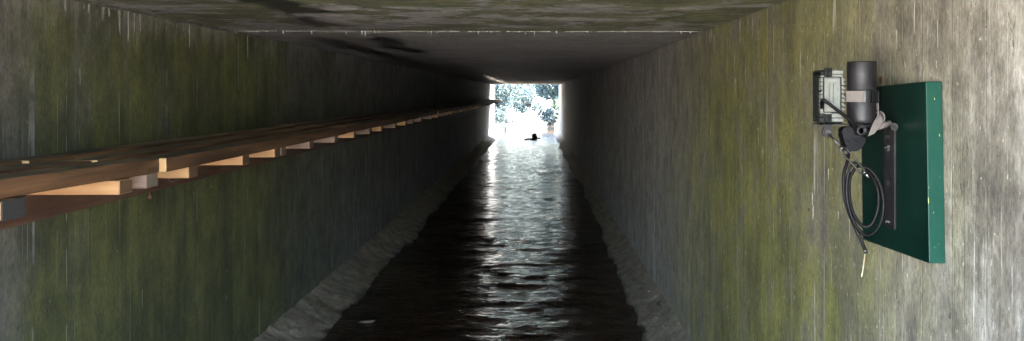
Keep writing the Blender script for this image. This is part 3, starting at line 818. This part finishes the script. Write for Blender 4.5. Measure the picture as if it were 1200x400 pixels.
# ------------------------------------------------------------------ things lying in the stream
bm = BM(); dw = 31.0
P = lambda px, py: at(px, py, dw)
tube(bm, smooth_path([(-.47, dw - .1, .0), (-.34, dw - .05, .035), (-.13, dw, .03), (.04, dw + .04, .05), (.20, dw + .12, .06)], 4), [.015] + [.034] * 6 + [.045] * 6 + [.03] * 3 + [.012], 10)
blob(bm, (-.07, dw, .14), (.10, .09, .12), 3, .5, 1.7, 3); blob(bm, (.0, dw, .10), (.07, .07, .06), 2, .5, 1.7, 5)
tag(link('driftwood', bm, M['drift'], None, True), 'dark stump of driftwood stranded midstream at the bright far opening', 'driftwood')
p = Vector((-1.38, 6.25, 0)); bm = BM()
blob(bm, (0, 0, 0), (.075, .028, .006), 3, .4, 1.5, 4)
o = link('wood_chip', bm, M['chip']); o.location = (p.x, p.y, .004); o.rotation_euler = (.05, -.04, .12)
tag(o, 'small pale wood chip floating at the left edge of the water', 'wood chip')

# ------------------------------------------------------------------ vegetation beyond the far opening
def plant(name, cat, label, x, y, h, r, mat, leaves, lean=0, group=None, zmin=.1, ls=.10):
    z0 = gh(x, y) - .05
    t = empty(name, (x, y, z0)); tag(t, label, cat, group)
    rnd = random.Random(int(x * 97 + y * 31))
    bm = BM(); tips = []
    top = Vector((lean * .6, 0, h * .75))
    tube(bm, smooth_path([(0, 0, 0), (lean * .2, .05, h * .3), (lean * .45, -.05, h * .55), top], 4), [max(.012, .05 * h / 3 * (1 - i / 14)) for i in range(13)], 8)
    for k in range(9):
        a = rnd.random() * 6.28; hh = h * rnd.uniform(.15, .6); rr = r * rnd.uniform(.6, 1.0)
        e = Vector((lean * hh / h + rr * math.cos(a), rr * math.sin(a), min(h, hh + r * rnd.uniform(.2, .7)))); s_ = Vector((lean * hh / h * .8, 0, hh))
        m_ = s_.lerp(e, .5) + Vector((0, 0, .1 * r)); tube(bm, smooth_path([s_, m_, e], 3), [.018, .016, .014, .012, .01, .008, .005], 6); tips += [m_, e]
    link('trunk', bm, M['bark'], t, True)
    cl = [(p, r * rnd.uniform(.28, .5)) for p in tips + [top]]
    for _ in range(14):
        a = rnd.random() * 6.28; q = r * math.sqrt(rnd.random()); hz = h * rnd.uniform(zmin, 1) ** 1.5
        cl.append((Vector((lean * hz / h + q * math.cos(a), q * math.sin(a), hz)), r * rnd.uniform(.18, .42)))
    bm = BM()
    for k in range(leaves):
        c, rad = rnd.choice(cl)
        v = Vector((rnd.gauss(0, 1), rnd.gauss(0, 1), rnd.gauss(0, .8))); v = v.normalized() * rad * rnd.random() ** .45
        p = c + v
        if p.z < .03: continue
        n_ = Vector((rnd.gauss(0, 1), rnd.gauss(0, 1), rnd.gauss(.5, .7))).normalized(); u_ = n_.orthogonal().normalized()
        u_ = (Matrix.Rotation(rnd.random() * 6.28, 3, n_) @ u_); w_ = n_.cross(u_); s = ls * rnd.uniform(.6, 1.3)
        bm.faces.new([bm.verts.new(p + u_ * s * a_ + w_ * s * b_) for a_, b_ in ((-1, 0), (-.2, -.45), (1, 0), (-.2, .45))])
    link('crown', bm, mat, t)
plant('riverside_bush', 'bush', 'leafy bush leaning over the left of the bright far opening', -2.7, 40.5, 2.9, 1.2, M['leaf_a'], 5200, .5)
plant('riverside_tree', 'tree', 'dark leafy tree filling the right of the bright far opening', 1.75, 43.0, 4.6, 1.5, M['leaf_c'], 8000, -.6)
plant('riverside_bush', 'bush', 'low yellow green bush below the dark tree at the far opening', 1.95, 40.5, 1.2, .8, M['leaf_b'], 1500, -.3, ls=.08)
plant('riverside_bush', 'bush', 'tall bush standing behind the leaning bush beyond the far opening', -2.9, 49, 4.0, 1.7, M['leaf_c'], 5600, .3)
plant('riverside_tree', 'tree', 'tree standing behind the dark tree right of the far opening', 3.6, 56, 7, 2.5, M['leaf_a'], 6500, -.6, ls=.14)
plant('riverside_bush', 'bush', 'broad pale bush in the middle beyond the far opening', -1.5, 58, 3.4, 1.7, M['leaf_a'], 4200, .2, ls=.13)
plant('riverside_tree', 'tree', 'tall tree rising far behind everything at the middle of the far opening', 1.0, 78, 9, 3.4, M['leaf_a'], 6000, 0, ls=.2)
plant('riverside_bush', 'bush', 'lowest bush at the left edge of the water beyond the far opening', -2.25, 38.8, 1.3, .75, M['leaf_c'], 1500, .2, ls=.08)
plant('riverside_bush', 'bush', 'small dark bush near the water on the right beyond the far opening', 1.25, 46.5, 1.5, .85, M['leaf_c'], 1700, -.2, ls=.09)
